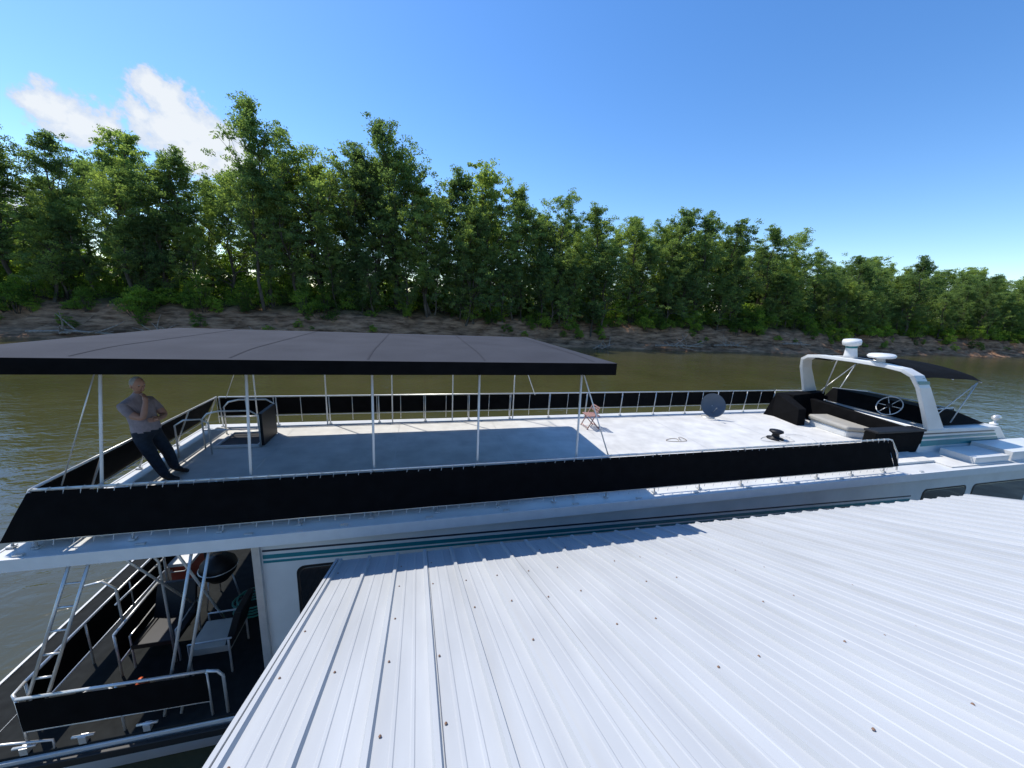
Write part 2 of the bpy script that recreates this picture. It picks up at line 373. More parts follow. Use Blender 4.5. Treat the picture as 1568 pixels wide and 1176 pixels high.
for x in np.arange(-2.9,12,2.45): d.box(x,x+.012,5.63,9.77,DECK,DECK+.003,'alu')
d.box(-4.02,-3.28,8.45,9.25,DECK+.001,DECK+.012,'bvinyl')  # stair opening: flat black sheet stands in for the shade inside the recess
for (a,b_,y0,y1) in ((-4.06,-4.02,8.41,9.29),(-3.28,-3.24,8.41,9.29),(-4.02,-3.28,8.41,8.45),(-4.02,-3.28,9.25,9.29)): d.box(a,b_,y0,y1,DECK,DECK+.05,'white')
d.box(-3.22,-3.14,8.42,9.2,DECK+.02,DECK+.72,'bvinyl')
for x in np.arange(-4.7,12,1.22):
    d.box(x-.05,x+.05,5.23,5.27,-3.31,-3.285,'alu')
d.obj('roof_deck',boat,.008)
r=MB()
rt=.019
def rail_run(p,q,n,inward,low=-3.30,topz=RT):
    P=(p[0],p[1],topz);Q=(q[0],q[1],topz)
    r.tube(P,Q,rt,'alu',n=10)
    for i in range(n+1):
        a=lerp(P,Q,i/n); r.tube((a[0]+inward[0],a[1]+inward[1],low),a,.015,'alu')
        r.box(a[0]+inward[0]-.035,a[0]+inward[0]+.035,a[1]+inward[1]-.035,a[1]+inward[1]+.035,low,low+.02,'alu')
rail_run((XL,YN),(XR,YN),15,(0,-.075))
r.tube((XL-.2,YN-.07,-3.2),(XR+.25,YN-.07,-3.2),.013,'alu')
r.sheet((XL-.30,YN-.12,-3.17),(XR+.22,YN-.12,-3.17),(XR-.05,YN-.032,RT-.02),(XL,YN-.032,RT-.02),'black',nx=220,nz=8,amp=.006,seed=1)
r.path([(XR,YN,RT),(XR+.12,YN,RT-.02),(XR+.35,YN-.05,RT-.35),(XR+.42,YN-.07,-3.28)],.017,'alu')
r.sheet((XR+.22,YN-.12,-3.17),(XR+.40,YN-.10,-3.17),(XR+.12,YN-.02,RT-.05),(XR-.05,YN-.032,RT-.02),'black',nx=4,nz=8,amp=0)
def lace(p,q,yo,step=.17):
    L=(Vector(q)-Vector(p)).length; n=int(L/step)
    for i in range(n):
        a=Vector(lerp(p,q,i/n)); b_=Vector(lerp(p,q,(i+.28)/n)); k=random.uniform(-.01,.01)
        r.path([a+Vector((0,yo-.034,-.055+k)),a+Vector((.01,yo-.03,.0)),a+Vector((.03,yo*.2,.026)),b_+Vector((.02,-yo*.2+.03,-.02))],.005,'rope',n=4,cap=False)
lace((XL,YN,RT),(XR,YN,RT),0)
lace((XL-.2,YN-.09,-3.19),(XR+.2,YN-.09,-3.19),0,.2)
rail_run((XL+.05,YF),(12.2,YF),14,(0,.05))
r.sheet((XL,YF+.04,-3.02),(12.2,YF+.04,-3.02),(12.2,YF+.025,RT-.03),(XL,YF+.025,RT-.03),'black',nx=200,nz=5,amp=.006,seed=2)
r.tube((XL,YF+.03,-3.04),(12.2,YF+.03,-3.04),.012,'alu')
for x in np.arange(XL,12.2,.6):
    r.tube((x,YF+.01,-3.2),(x,YF-.02,RT),.008,'alu',n=5)
rail_run((XL,YN),(XL,YF),4,(-.30,0),low=-3.30)
r.sheet((XL-.30,YF,-3.10),(XL-.30,YN-.1,-3.17),(XL-.02,YN,RT-.02),(XL-.02,YF,RT-.02),'black',nx=60,nz=8,amp=.006,seed=3)
r.tube((XL-.25,YN,-3.15),(XL-.25,YF,-3.1),.013,'alu')
for y in (8.4,9.3):
    r.path([(-4.2,y,DECK),(-4.2,y,-2.62),(-4.1,y,-2.5),(-3.9,y,-2.45),(-3.35,y,-2.45),(-3.2,y,-2.55),(-3.2,y,DECK)],.017,'alu')
    r.tube((-4.2,y,-2.85),(-3.2,y,-2.85),.013,'alu')
r.path([(-4.45,8.0,DECK),(-4.45,8.0,-2.6),(-4.3,8.0,-2.5),(-4.05,8.05,-2.5),(-3.95,8.1,-2.6),(-3.95,8.1,DECK)],.016,'alu')
r.obj('roof_deck_railing',boat)
# ---------------- canopy
cn=MB(); PX=(-3.78,-2.22,-.63,.95,2.68); PB=(-4.05,-2.30,-.64,.95,2.70); CX0,CX1=-5.25,3.02; CY0,CY1=5.10,10.05
NX,NY=96,28; vs=[];fs=[]
def ce(y): return -.845-.095*(y-CY0)/(CY1-CY0)
def cz(x,y):
    e=min(1,max(0,min(x-CX0,CX1-x)/1.0)); e2=min(1,max(0,min(y-CY0,CY1-y)/1.0))
    b=sorted(abs(x-p) for p in PX)[0]
    return ce(y)+.05*math.sin(e*math.pi/2)*math.sin(e2*math.pi/2)-.014*min(1,b/.8)*e*e2
for j in range(NY+1):
    for i in range(NX+1):
        x=CX0+(CX1-CX0)*i/NX; y=CY0+(CY1-CY0)*j/NY; vs.append((x,y,cz(x,y)))
fs=[(j*(NX+1)+i,j*(NX+1)+i+1,(j+1)*(NX+1)+i+1,(j+1)*(NX+1)+i) for j in range(NY) for i in range(NX)]
cn.add(vs,fs,'canvas',True)
for x in PX:
    P=[(x,CY0+.1+(CY1-CY0-.2)*k/NY,cz(x,CY0+.1+(CY1-CY0-.2)*k/NY)) for k in range(NY+1)]
    cn.path([(p[0],p[1],p[2]-.03) for p in P],.019,'alu',n=8)
    cn.add([(p[0]+dx,p[1],p[2]+.004) for p in P for dx in (-.012,.012)],[(2*k,2*k+1,2*k+3,2*k+2) for k in range(NY)],'seamc')
for n_,(a,b_) in enumerate((((CX0,CY0),(CX1,CY0)),((CX0,CY1),(CX1,CY1)),((CX0,CY0),(CX0,CY1)),((CX1,CY0),(CX1,CY1)))):
    cn.sheet((a[0],a[1],ce(a[1])-.185),(b_[0],b_[1],ce(b_[1])-.185),(b_[0],b_[1],ce(b_[1])-.0),(a[0],a[1],ce(a[1])-.0),'black',nx=120,nz=4,amp=.004,seed=n_)
cn.tube((CX0+.03,CY0+.05,-.90),(CX1-.03,CY0+.05,-.90),.018,'alu'); cn.tube((CX0+.03,CY1-.05,-.98),(CX1-.03,CY1-.05,-.98),.018,'alu')
for x,xb in zip(PX,PB):
    cn.tube((xb,5.52,-3.3),(x,5.62,-.88),.018,'white',n=10)
    cn.tube((x,YF-.06,-3.3),(x,YF-.06,-.96),.016,'white',n=10)
for (y) in (5.58,YF-.06):
    cn.tube((2.68,y,-1.05),(3.3,y-.05,-2.57),.012,'white')
    cn.tube((-3.80,y,-1.0),(-4.4,y,-2.57),.008,'alu')
cn.tube((2.68,5.6,-1.1),(2.68,6.6,-.93),.012,'white')
cn.obj('canopy',boat)
# ---------------- flybridge
f=MB()
def fair(pts_top,pts_bot,m):
    n=len(pts_top); f.add(pts_bot+pts_top,[tuple(range(n,2*n))]+[(i,(i+1)%n,n+(i+1)%n,n+i) for i in range(n)],m)
bot=[(12.6,6.12,-3.285),(16.4,6.12,-3.285),(17.8,6.9,-3.285),(17.8,8.7,-3.285),(16.4,9.4,-3.285),(12.6,9.4,-3.285)]
topp=[(12.75,6.2,-2.66),(16.0,6.25,-2.74),(17.3,6.95,-2.95),(17.3,8.6,-2.95),(16.0,9.3,-2.74),(12.75,9.3,-2.66)]
fair(topp,bot,'gel')
def on(a,b_,c_,d_,u,v,o=0.004):
    p=lerp(lerp(a,b_,u),lerp(d_,c_,u),v); return (p[0],p[1]-o,p[2]+.0)
A,B,Cc,D=bot[0],bot[1],topp[1],topp[0]
for (v0,v1,mt) in ((.25,.48,'teal'),(.55,.66,'teal'),(.74,.80,'navy')):
    f.add([on(A,B,Cc,D,.01,v0),on(A,B,Cc,D,.9,v0+.05),on(A,B,Cc,D,.9,v1+.05),on(A,B,Cc,D,.01,v1)],[(0,1,2,3)],mt)
f.add([(13.3,6.35,-2.66),(15.9,6.5,-2.72),(15.9,9.1,-2.72),(13.3,9.2,-2.66),(13.5,6.5,-2.25),(14.9,6.75,-2.38),(14.9,8.9,-2.38),(13.5,9.05,-2.25)],[(4,5,6,7),(0,1,5,4),(1,2,6,5),(2,3,7,6),(3,0,4,7)],'black')
f.path([(13.5,6.5,-2.25),(14.2,6.45,-2.2),(14.9,6.75,-2.36),(15.3,7.8,-2.40),(14.9,8.9,-2.36),(13.5,9.05,-2.25)],.018,'alu')
f.box(11.0,12.72,6.15,6.42,-3.28,-2.72,'black'); f.box(11.0,12.74,6.12,6.45,-2.717,-2.66,'bvinyl')
f.hexa([(11.6,9.0,-3.28),(13.2,9.0,-3.28),(13.2,9.35,-3.28),(11.3,9.5,-3.28),(12.0,9.1,-2.5),(13.3,9.1,-2.4),(13.3,9.35,-2.4),(11.7,9.5,-2.5)],'black')
f.hexa([(11.3,8.3,-3.28),(11.6,8.3,-3.28),(11.9,9.3,-3.28),(11.5,9.4,-3.28),(11.3,8.35,-2.75),(11.6,8.35,-2.75),(11.95,9.3,-2.5),(11.6,9.4,-2.5)],'black')
f.hexa([(12.5,6.5,-3.28),(12.9,6.5,-3.28),(12.9,9.2,-3.28),(12.5,9.2,-3.28),(12.6,6.5,-2.72),(12.9,6.5,-2.72),(12.9,9.2,-2.6),(12.6,9.2,-2.6)],'black')
f.tube((12.2,9.95,RT),(12.8,9.5,-2.45),.019,'alu')
f.obj('flybridge',boat,.02)
s_=MB()
s_.hexa([(11.75,7.25,-3.28),(12.3,7.0,-3.28),(12.4,8.3,-3.28),(11.8,8.35,-3.28),(11.75,7.25,-3.06),(12.3,7.0,-3.06),(12.4,8.3,-3.06),(11.8,8.35,-3.06)],'gel')
s_.hexa([(11.7,7.23,-3.057),(12.34,6.96,-3.057),(12.44,8.33,-3.057),(11.75,8.38,-3.057),(11.7,7.23,-2.93),(12.34,6.96,-2.93),(12.44,8.33,-2.90),(11.75,8.38,-2.90)],'beige')
s_.obj('helm_bench',boat,.05)
w=MB()
wc=Vector((13.15,7.25,-2.35)); ax=Vector((-.85,0,.5)).normalized(); u=Vector((0,1,0)); v=ax.cross(u)
ring=[wc+(u*math.cos(a)+v*math.sin(a))*.29 for a in [2*math.pi*k/28 for k in range(29)]]
w.path(ring,.014,'alu',n=6,cap=False)
for k in range(6):
    a=k*math.pi/3; w.tube(wc,wc+(u*math.cos(a)+v*math.sin(a))*.29,.010,'alu',n=6)
w.lathe(wc-ax*.05,[(.0,.1),(.06,.09),(.07,.03),(.05,0),(.04,-.3)],'bvinyl',axis=ax,n=14)
w.obj('steering_wheel',boat)
a_=MB()
def band(path,wx,th,m):
    n=len(path); vs=[];fs=[]
    for i,p in enumerate(path):
        p=Vector(p); t=(Vector(path[min(i+1,n-1)])-Vector(path[max(i-1,0)])); t.x=0; t.normalize(); nn=Vector((0,-t.z,t.y))
        W=wx[i]
        for (sx,sn) in ((-1,-1),(1,-1),(1,1),(-1,1)): vs.append(p+Vector((sx*W/2,0,0))+nn*sn*th/2)
    for i in range(n-1):
        for k in range(4): fs.append((i*4+k,i*4+(k+1)%4,(i+1)*4+(k+1)%4,(i+1)*4+k))
    fs+= [(0,1,2,3),(4*n-1,4*n-2,4*n-3,4*n-4)]
    a_.add(vs,fs,m)
pth=[(13.15,6.2,-2.7),(12.85,6.25,-2.2),(12.5,6.32,-1.6),(12.35,6.42,-1.32),(12.27,6.62,-1.2),(12.22,7.0,-1.15),(12.2,7.8,-1.13),(12.22,8.7,-1.15),(12.27,9.05,-1.2),(12.35,9.25,-1.32),(12.5,9.33,-1.6),(12.85,9.38,-2.2),(13.15,9.42,-2.7)]
band(pth,[.62,.5,.42,.4,.36,.3,.3,.3,.36,.4,.42,.5,.62],.10,'gel')
a_.add([(12.2,6.262,-1.5),(12.62,6.262,-1.5),(12.58,6.275,-1.42),(12.17,6.275,-1.42)],[(0,1,2,3)],'teal')
a_.tube((12.3,8.3,-1.18),(12.9,8.9,-2.4),.018,'alu')
a_.obj('radar_arch',boat,.03)
q=MB()
q.lathe((12.25,7.95,-1.08),[(0,0),(.17,0),(.15,.1),(.13,.28),(.13,.30)],'white',axis=(-.15,0,1))
q.lathe((12.205,7.95,-.78),[(.13,0),(.145,.03),(.145,.06)],'teal',axis=(-.15,0,1))
q.lathe((12.19,7.95,-.72),[(.16,0),(.21,.02),(.22,.12),(.20,.17),(0,.19)],'white',axis=(-.15,0,1))
q.lathe((12.25,7.2,-1.07),[(0,0),(.10,0),(.08,.09),(.28,.12),(.30,.16),(.27,.2),(0,.23)],'white',axis=(-.1,0,1))
q.obj('radar_and_antenna_domes',boat)
bm=MB(); vs=[];NX,NY=16,16
for j in range(NY+1):
    for i in range(NX+1):
        u_=i/NX;v_=j/NY; x=12.45+2.35*u_; y=6.35+3.0*v_
        z=-1.36+.32*math.sin(math.pi*min(1,max(0,v_)))**.6-.14*max(0,u_-.6)/.4*.8+.02*math.sin(u_*9)
        vs.append((x,y,z))
bm.add(vs,[(j*(NX+1)+i,j*(NX+1)+i+1,(j+1)*(NX+1)+i+1,(j+1)*(NX+1)+i) for j in range(NY) for i in range(NX)],'black',True)
for i0 in (0,NX//2,NX): bm.path([(vs[j*(NX+1)+i0][0],vs[j*(NX+1)+i0][1],vs[j*(NX+1)+i0][2]-.02) for j in range(NY+1)],.014,'alu',n=6)
for y in (6.38,9.32):
    bm.tube((14.7,y,-1.48),(14.1,y,-2.6),.015,'alu'); bm.tube((14.7,y,-1.48),(13.4,y,-2.4),.012,'alu')
bm.obj('bimini_top',boat)
sl=MB(); sl.lathe((16.3,6.5,-2.76),[(.09,0),(.08,.04),(.03,.06),(.03,.14)],'white'); sl.lathe((16.2,6.5,-2.56),[(0,0),(.06,.02),(.08,.1),(.08,.2),(0,.21)],'alu',axis=(1,0,0)); sl.lathe((16.4,6.5,-2.56),[(.075,.012),(0,.014)],'glass',axis=(1,0,0))
sl.obj('searchlight',boat)
l=MB(); LT=-5.2
def lrun(p,q,n,seed):
    P=(p[0],p[1],LT);Q=(q[0],q[1],LT); l.tube(P,Q,.02,'alu',n=10); l.tube((p[0],p[1],-5.72),(q[0],q[1],-5.72),.014,'alu')
    for i in range(n+1):
        a=lerp(P,Q,i/n); l.tube((a[0],a[1],-5.98),a,.016,'alu')
    l.sheet((p[0],p[1]-.02,-5.70),(q[0],q[1]-.02,-5.70),(q[0],q[1]-.02,LT-.03),(p[0],p[1]-.02,LT-.03),'black',nx=40,nz=5,amp=.004,seed=seed)
lrun((-4.92,5.05),(-2.85,5.0),2,11)
lrun((-5.02,9.95),(-5.02,5.3),5,12)
lrun((-2.3,10.1),(-4.9,10.1),3,13)
lrun((-4.5,7.1),(-4.45,5.9),1,14)
l.path([(-4.92,5.05,LT),(-5.0,5.12,LT),(-5.02,5.3,LT)],.02,'alu')
l.path([(-2.85,5.0,LT),(-2.72,5.0,LT-.03),(-2.66,5.0,LT-.12),(-2.66,5.0,-5.98)],.02,'alu')
def support(t0,b0,wd,nr):
    for dx in (0,wd): l.tube((t0[0]+dx,t0[1],t0[2]),(b0[0]+dx,b0[1],b0[2]),.02,'alu')
    for k in range(nr):
        a=lerp(t0,b0,(k+1)/(nr+1)); l.tube(a,(a[0]+wd,a[1],a[2]),.014,'alu')
support((-4.25,5.28,-3.46),(-4.85,5.08,-5.3),.2,5)
support((-2.95,5.28,-3.46),(-3.45,5.06,-5.9),.2,0)
l.tube((-3.15,5.3,-3.5),(-3.3,6.6,-5.95),.018,'alu'); l.tube((-3.9,5.4,-3.46),(-3.7,6.4,-5.2),.018,'alu')
l.path([(-4.6,6.0,-3.5),(-4.0,6.0,-3.7),(-3.8,6.0,-4.1),(-3.8,6.0,-5.95)],.018,'alu')
for y in (6.3,7.4): l.path([(-5.0,y,-4.6),(-4.75,y,-4.55),(-4.6,y,-4.7),(-4.6,y,-5.95)],.018,'alu')
l.tube((-4.65,6.3,-5.0),(-4.6,7.4,-5.0),.015,'alu')
l.path([(-5.45,5.0,-5.99),(-5.5,5.0,-5.8),(-5.1,4.98,-5.78),(-4.6,4.97,-5.84),(-4.6,4.97,-5.99)],.015,'alu')
l.obj('lower_deck_railing',boat)
pl=MB()
pl.box(-6.3,-5.5,5.3,10.0,-6.3,-6.22,'dkfloor'); pl.box(-6.34,-6.3,5.3,10.0,-6.34,-6.2,'gel')
for x in (-4.9,-4.3,-3.6):
    pl.tube((x-.12,4.98,-5.88),(x+.12,4.98,-5.88),.018,'alu'); pl.box(x-.04,x+.04,4.95,5.01,-6.0,-5.88,'alu')
pl.obj('swim_platform',boat)
# ------------------------------------------------------------------ loose things
ch=MB(); cx,cy,cz_=-3.15,5.95,-5.97
ch.box(cx-.28,cx+.28,cy-.28,cy+.28,cz_+.38,cz_+.5,'beige')
ch.hexa([(cx+.2,cy-.28,cz_+.45),(cx+.3,cy-.28,cz_+.45),(cx+.3,cy+.28,cz_+.45),(cx+.2,cy+.28,cz_+.45),(cx+.38,cy-.25,cz_+1.05),(cx+.48,cy-.25,cz_+1.05),(cx+.48,cy+.25,cz_+1.05),(cx+.38,cy+.25,cz_+1.05)],'bvinyl')
for sy in (-.3,.3):
    ch.path([(cx-.25,cy+sy,cz_),(cx-.25,cy+sy,cz_+.62),(cx+.33,cy+sy,cz_+.64)],.016,'alu'); ch.tube((cx+.28,cy+sy,cz_),(cx+.28,cy+sy,cz_+.62),.016,'alu')
ch.obj('deck_chair',None,.04)
ch=MB(); cx,cy=-4.05,6.3
ch.box(cx-.3,cx+.3,cy-.3,cy+.3,cz_+.36,cz_+.44,'bvinyl')
ch.hexa([(cx-.3,cy+.22,cz_+.4),(cx+.3,cy+.22,cz_+.4),(cx+.3,cy+.3,cz_+.4),(cx-.3,cy+.3,cz_+.4),(cx-.28,cy+.42,cz_+.95),(cx+.28,cy+.42,cz_+.95),(cx+.28,cy+.48,cz_+.95),(cx-.28,cy+.48,cz_+.95)],'bvinyl')
for sx in (-.3,.3):
    ch.path([(cx+sx,cy-.28,cz_),(cx+sx,cy-.28,cz_+.6),(cx+sx,cy+.35,cz_+.62),(cx+sx,cy+.3,cz_)],.016,'alu')
ch.obj('deck_chair',None,.02)
g=MB(); gx,gy=-3.7,7.3
g.lathe((gx,gy,cz_+.75),[(0,-.3),(.15,-.27),(.27,-.12),(.3,0),(.28,.1),(.16,.22),(0,.26)],'bvinyl')
for k in range(3):
    a=k*2.1; g.tube((gx+.2*math.cos(a),gy+.2*math.sin(a),cz_+.6),(gx+.3*math.cos(a),gy+.3*math.sin(a),cz_),.014,'alu')
g.tube((gx-.05,gy-.05,cz_+1.03),(gx+.08,gy+.02,cz_+1.03),.014,'wood'); g.lathe((gx,gy,cz_+.74),[(.305,0),(.32,.01),(.305,.02)],'alu')
g.obj('kettle_grill')
g=MB(); g.box(-4.9,-4.55,8.0,8.5,cz_,cz_+.35,'red'); g.box(-4.92,-4.53,7.98,8.52,cz_+.353,cz_+.42,'white'); g.path([(-4.85,7.97,cz_+.3),(-4.85,7.9,cz_+.3),(-4.6,7.9,cz_+.3),(-4.6,7.97,cz_+.3)],.012,'white'); g.obj('cooler',None,.02)
g=MB(); pts=[(-4.55+.2*math.cos(a)*(1+.15*math.sin(a*.37)),5.5+.15*math.sin(a),cz_+.03+.004*a) for a in np.arange(0,30,.35)]
g.path(pts,.012,'rope',n=6); g.obj('coiled_rope')
g=MB(); pts=[(-3.0+.3*math.cos(a)*(1+.15*math.sin(a*.37)),6.9+.25*math.sin(a),cz_+.03+.01*a) for a in np.arange(0,30,.35)]
g.path(pts,.016,'green',n=6); g.obj('coiled_hose')
g=MB(); g.lathe((-3.95,5.5,cz_),[(0,0),(.08,0),(.09,.02),(.085,.2),(.05,.26),(.03,.28),(.03,.31),(0,.31)],'orange',n=16); g.tube((-3.95,5.5,cz_+.29),(-3.88,5.47,cz_+.34),.012,'bvinyl'); g.obj('fuel_jug')
g=MB(); g.box(-3.75,-3.4,5.25,5.5,cz_,cz_+.22,'wood'); g.box(-3.77,-3.38,5.23,5.52,cz_+.223,cz_+.25,'wood'); g.obj('wooden_box',None,.01)
g=MB(); bx,by=4.62,8.85
for sy in (-.2,.2):
    g.tube((bx-.18,by+sy,DECK),(bx+.14,by+sy,DECK+.62),.014,'pinkwood'); g.tube((bx+.18,by+sy,DECK),(bx-.14,by+sy,DECK+.36),.014,'pinkwood')
for k in range(5):
    a=-.15+.30*k/4; g.box(bx+a-.025,bx+a+.025,by-.2,by+.2,DECK+.36,DECK+.375,'pinkwood')
g.tube((bx-.16,by-.2,DECK+.05),(bx-.16,by+.2,DECK+.05),.012,'pinkwood'); g.tube((bx+.16,by-.2,DECK+.05),(bx+.16,by+.2,DECK+.05),.012,'pinkwood')
for k in range(3): g.box(bx+.10+.015*k,bx+.12+.015*k,by-.2,by+.2,DECK+.46+.06*k,DECK+.49+.06*k,'pinkwood')
g.obj('folding_chair')
g=MB(); c0=Vector((8.95,9.25,DECK+.42)); ax=Vector((-.30,-.85,.30)).normalized()
g.lathe(c0,[(.0,0),(.12,.008),(.24,.032),(.36,.075),(.375,.082),(.37,.072),(.24,.022),(.0,-.015)],'dish',axis=ax,n=32)
g.tube(c0-ax*.01,(8.98,9.35,DECK),.022,'alu'); g.tube(c0-ax*.01-Vector((0,0,.3)),c0+ax*.34-Vector((0,0,.12)),.008,'dish'); g.lathe(c0+ax*.3-Vector((0,0,.12)),[(0,0),(.02,0),(.025,.06),(0,.07)],'dish',axis=ax,n=12)
g.lathe((8.98,9.38,DECK),[(.2,0),(.2,.015),(0,.02)],'alu',n=20)
g.obj('satellite_dish')
g=MB(); g.lathe((9.4,7.4,DECK),[(.2,0),(.2,.03),(.1,.06),(.08,.14),(.17,.2),(.16,.24),(0,.26)],'bvinyl'); g.obj('roof_vent')
for (hx,hy,s0,sd) in ((9.3,7.3,.40,1),(6.3,7.6,.2,2)):
    g=MB(); rn=random.Random(sd); g.path([(hx+(a*.03)+s0*math.cos(a*.6)*(1+.5*math.sin(a*.41)),hy+s0*.8*math.sin(a*.6)*(1+.5*math.cos(a*.3+1)),DECK+.008+.001*a) for a in np.arange(0,16 if sd==2 else 26,.3)],.006,'rope' if sd==1 else 'wood',n=5)
    g.obj('power_cord')

# ------------------------------------------------------------------ dock building roof
dk=empty('metal_roofed_dock_building'); R=MB()
def yedge(x): return 4.60-.035*(x+1)
def rz(y,x): return -3.38+.363*(4.55-y)
X0,X1=-1.0,10.45; P=.355
prof=[]; x=X0
while x<X1:
    for (dx,hh) in ((0,.0),(.013,.031),(.043,.031),(.056,0),(.14,0),(.146,.005),(.162,.005),(.168,0),(.245,0),(.251,.005),(.267,.005),(.273,0)):
        if x+dx<X1: prof.append((x+dx,hh))
    x+=P
prof.append((X1,0))
rows=[0,.05]+[k*.9 for k in range(1,13)]
vs=[]
for t in rows:
    for (x,hh) in prof:
        y=yedge(x)-t; vs.append((x,y,rz(y,x)+hh+.003*math.sin(x*2.1+t*1.7)))
n=len(prof); fs=[(j*n+i,j*n+i+1,(j+1)*n+i+1,(j+1)*n+i)[::-1] for j in range(len(rows)-1) for i in range(n-1)]
R.add(vs,fs,'roof')
for (xa,xb) in ((X0-.03,X0+.0),(X1,X1+.03)):
    ya=yedge(xa)+.01; yb=ya-10.8
    R.hexa([(xa,ya,rz(ya,0)-.12),(xb,ya,rz(ya,0)-.12),(xb,yb,rz(yb,0)-.12),(xa,yb,rz(yb,0)-.12),(xa,ya,rz(ya,0)+.03),(xb,ya,rz(ya,0)+.03),(xb,yb,rz(yb,0)+.03),(xa,yb,rz(yb,0)+.03)],'roof')
for k in range(1,14):
    xx=X0+P*3*k
    if xx<X1-.1:
        ya=yedge(xx); yb=ya-10.6
        R.add([(xx+.060,ya,rz(ya,0)+.006),(xx+.064,ya,rz(ya,0)+.006),(xx+.064,yb,rz(yb,0)+.006),(xx+.060,yb,rz(yb,0)+.006)],[(3,2,1,0)],'seam')
R.obj('roof_sheets',dk)
S=MB(); rn=random.Random(3)
for t in [.45+.62*k for k in range(14)]:
    x=X0+.09
    while x<X1-.1:
        y=yedge(x)-t+rn.uniform(-.03,.03); zz=rz(y,x)+.002
        if rn.random()<.6: S.lathe((x+rn.uniform(-.008,.008),y,zz+.002),[(.009,0),(.009,.003),(.005,.004),(.005,.008),(0,.009)],'screw',axis=(0,.34,.94),n=7)
        x+=P
S.obj('roof_screws',dk)
B_=MB()
for y in (4.2,2.2,.2,-1.8,-3.8): B_.box(X0+.05,X1-.05,y-.04,y+.04,rz(y,0)-.18,rz(y,0)-.05,'wood')
for x in (-.8,3,6.6,10.2):
    for y in (4.0,-3.6): B_.box(x-.07,x+.07,y-.07,y+.07,-6.3,rz(y,0)-.1,'wood')
B_.box(X0,X1+.5,-5.5,4.35,-6.35,-6.2,'dock'); B_.box(X0+.2,X1-.2,-4.5,3.2,-6.2,-3.1,'white')
B_.obj('walls_and_posts',dk)
g=MB(); g.box(-4.6,X0-.004,2.2,4.3,-6.35,-6.2,'dock')
for x in np.arange(-4.6,-1.1,.16): g.box(x,x+.148,2.2,4.32,-6.198,-6.17,'dock')
g.obj('dock_walkway')

# ------------------------------------------------------------------ man
man=empty('man')
J=[];E=[]; lab={}
def jv(p,r): J.append((p,r)); return len(J)-1
def seg(a,b_,lb): E.append((a,b_)); lab[(a,b_)]=lb
yc=7.2
pel=jv((-4.43,yc,-2.42),(.18,.18))
bel=jv((-4.40,yc-.02,-2.26),(.195,.195)); che=jv((-4.45,yc,-2.06),(.195,.195)); uc=jv((-4.47,yc,-1.93),(.15,.15))
nk=jv((-4.455,yc,-1.82),(.072,.072)); hb=jv((-4.43,yc,-1.72),(.066,.066))
seg(pel,bel,'shirt');seg(bel,che,'shirt');seg(che,uc,'shirt');seg(uc,nk,'shirt');seg(nk,hb,'skin')
def arm(sh,mid,el,wr,hd):
    a=jv(sh,(.085,.085)); m_=jv(mid,(.076,.076)); e=jv(el,(.052,.052)); w_=jv(wr,(.034,.034)); h_=jv(hd,(.036,.028))
    seg(uc,a,'shirt');seg(a,m_,'shirt');seg(m_,e,'skin');seg(e,w_,'skin');seg(w_,h_,'skin')
arm((-4.53,6.99,-1.935),(-4.42,6.93,-2.05),(-4.24,6.90,-2.11),(-4.235,7.01,-1.86),(-4.265,7.06,-1.79))
arm((-4.41,7.39,-1.935),(-4.32,7.42,-2.08),(-4.22,7.38,-2.20),(-4.17,7.14,-2.19),(-4.20,7.05,-2.185))
def leg(hp,kn,an,ml,toe):
    a=jv(hp,(.122,.122)); k=jv(kn,(.092,.092)); cf=jv(lerp(kn,an,.4),(.086,.086)); n_=jv(an,(.072,.072)); t1=jv(ml,(.055,.042)); t2=jv(toe,(.048,.032))
    seg(pel,a,'jeans');seg(a,k,'jeans');seg(k,cf,'jeans');seg(cf,n_,'jeans');seg(n_,t1,'shoe');seg(t1,t2,'shoe')
leg((-4.42,7.08,-2.50),(-4.27,7.03,-2.84),(-4.13,7.00,-3.14),(-4.03,6.97,-3.20),(-3.90,6.93,-3.212))
leg((-4.38,7.31,-2.50),(-4.23,7.33,-2.84),(-4.16,7.32,-3.14),(-4.07,7.31,-3.20),(-3.94,7.29,-3.212))
me=bpy.data.meshes.new('body_sk'); me.from_pydata([p for p,_ in J],E,[]); ob=bpy.data.objects.new('body_sk',me); COL.objects.link(ob)
ob.modifiers.new('s','SKIN'); sd=me.skin_vertices[0].data
for i,(p,r_) in enumerate(J): sd[i].radius=r_; sd[i].use_root=(i==0)
ss=ob.modifiers.new('u','SUBSURF'); ss.levels=3; ss.render_levels=3
dg=bpy.context.evaluated_depsgraph_get(); bm_=bpy.data.meshes.new_from_object(ob.evaluated_get(dg)); bpy.data.objects.remove(ob)
names=['shirt','jeans','shoe','skin']; bm_.materials.clear()
for n_ in names: bm_.materials.append(M[n_])
def dseg(p,a,b_):
    ab=b_-a; t=max(0,min(1,(p-a).dot(ab)/ab.dot(ab))); return (p-a-ab*t).length
segs=[(Vector(J[a][0]),Vector(J[b_][0]),l_,(J[a][1][0]+J[b_][1][0])/2) for (a,b_),l_ in lab.items()]
for pg in bm_.polygons:
    pc=pg.center; best=min(segs,key=lambda s:dseg(pc,s[0],s[1])-s[3]*.8); l_=best[2]
    if pc.z<-2.385 and l_=='shirt': l_='jeans'
    if pc.z>-2.385 and l_=='jeans': l_='shirt'
    if l_=='skin' and pc.z<-2.3: l_='shirt' if pc.z>-2.385 else 'jeans'
    pg.material_index=names.index(l_); pg.use_smooth=True
body=bpy.data.objects.new('body',bm_); COL.objects.link(body); body.parent=man
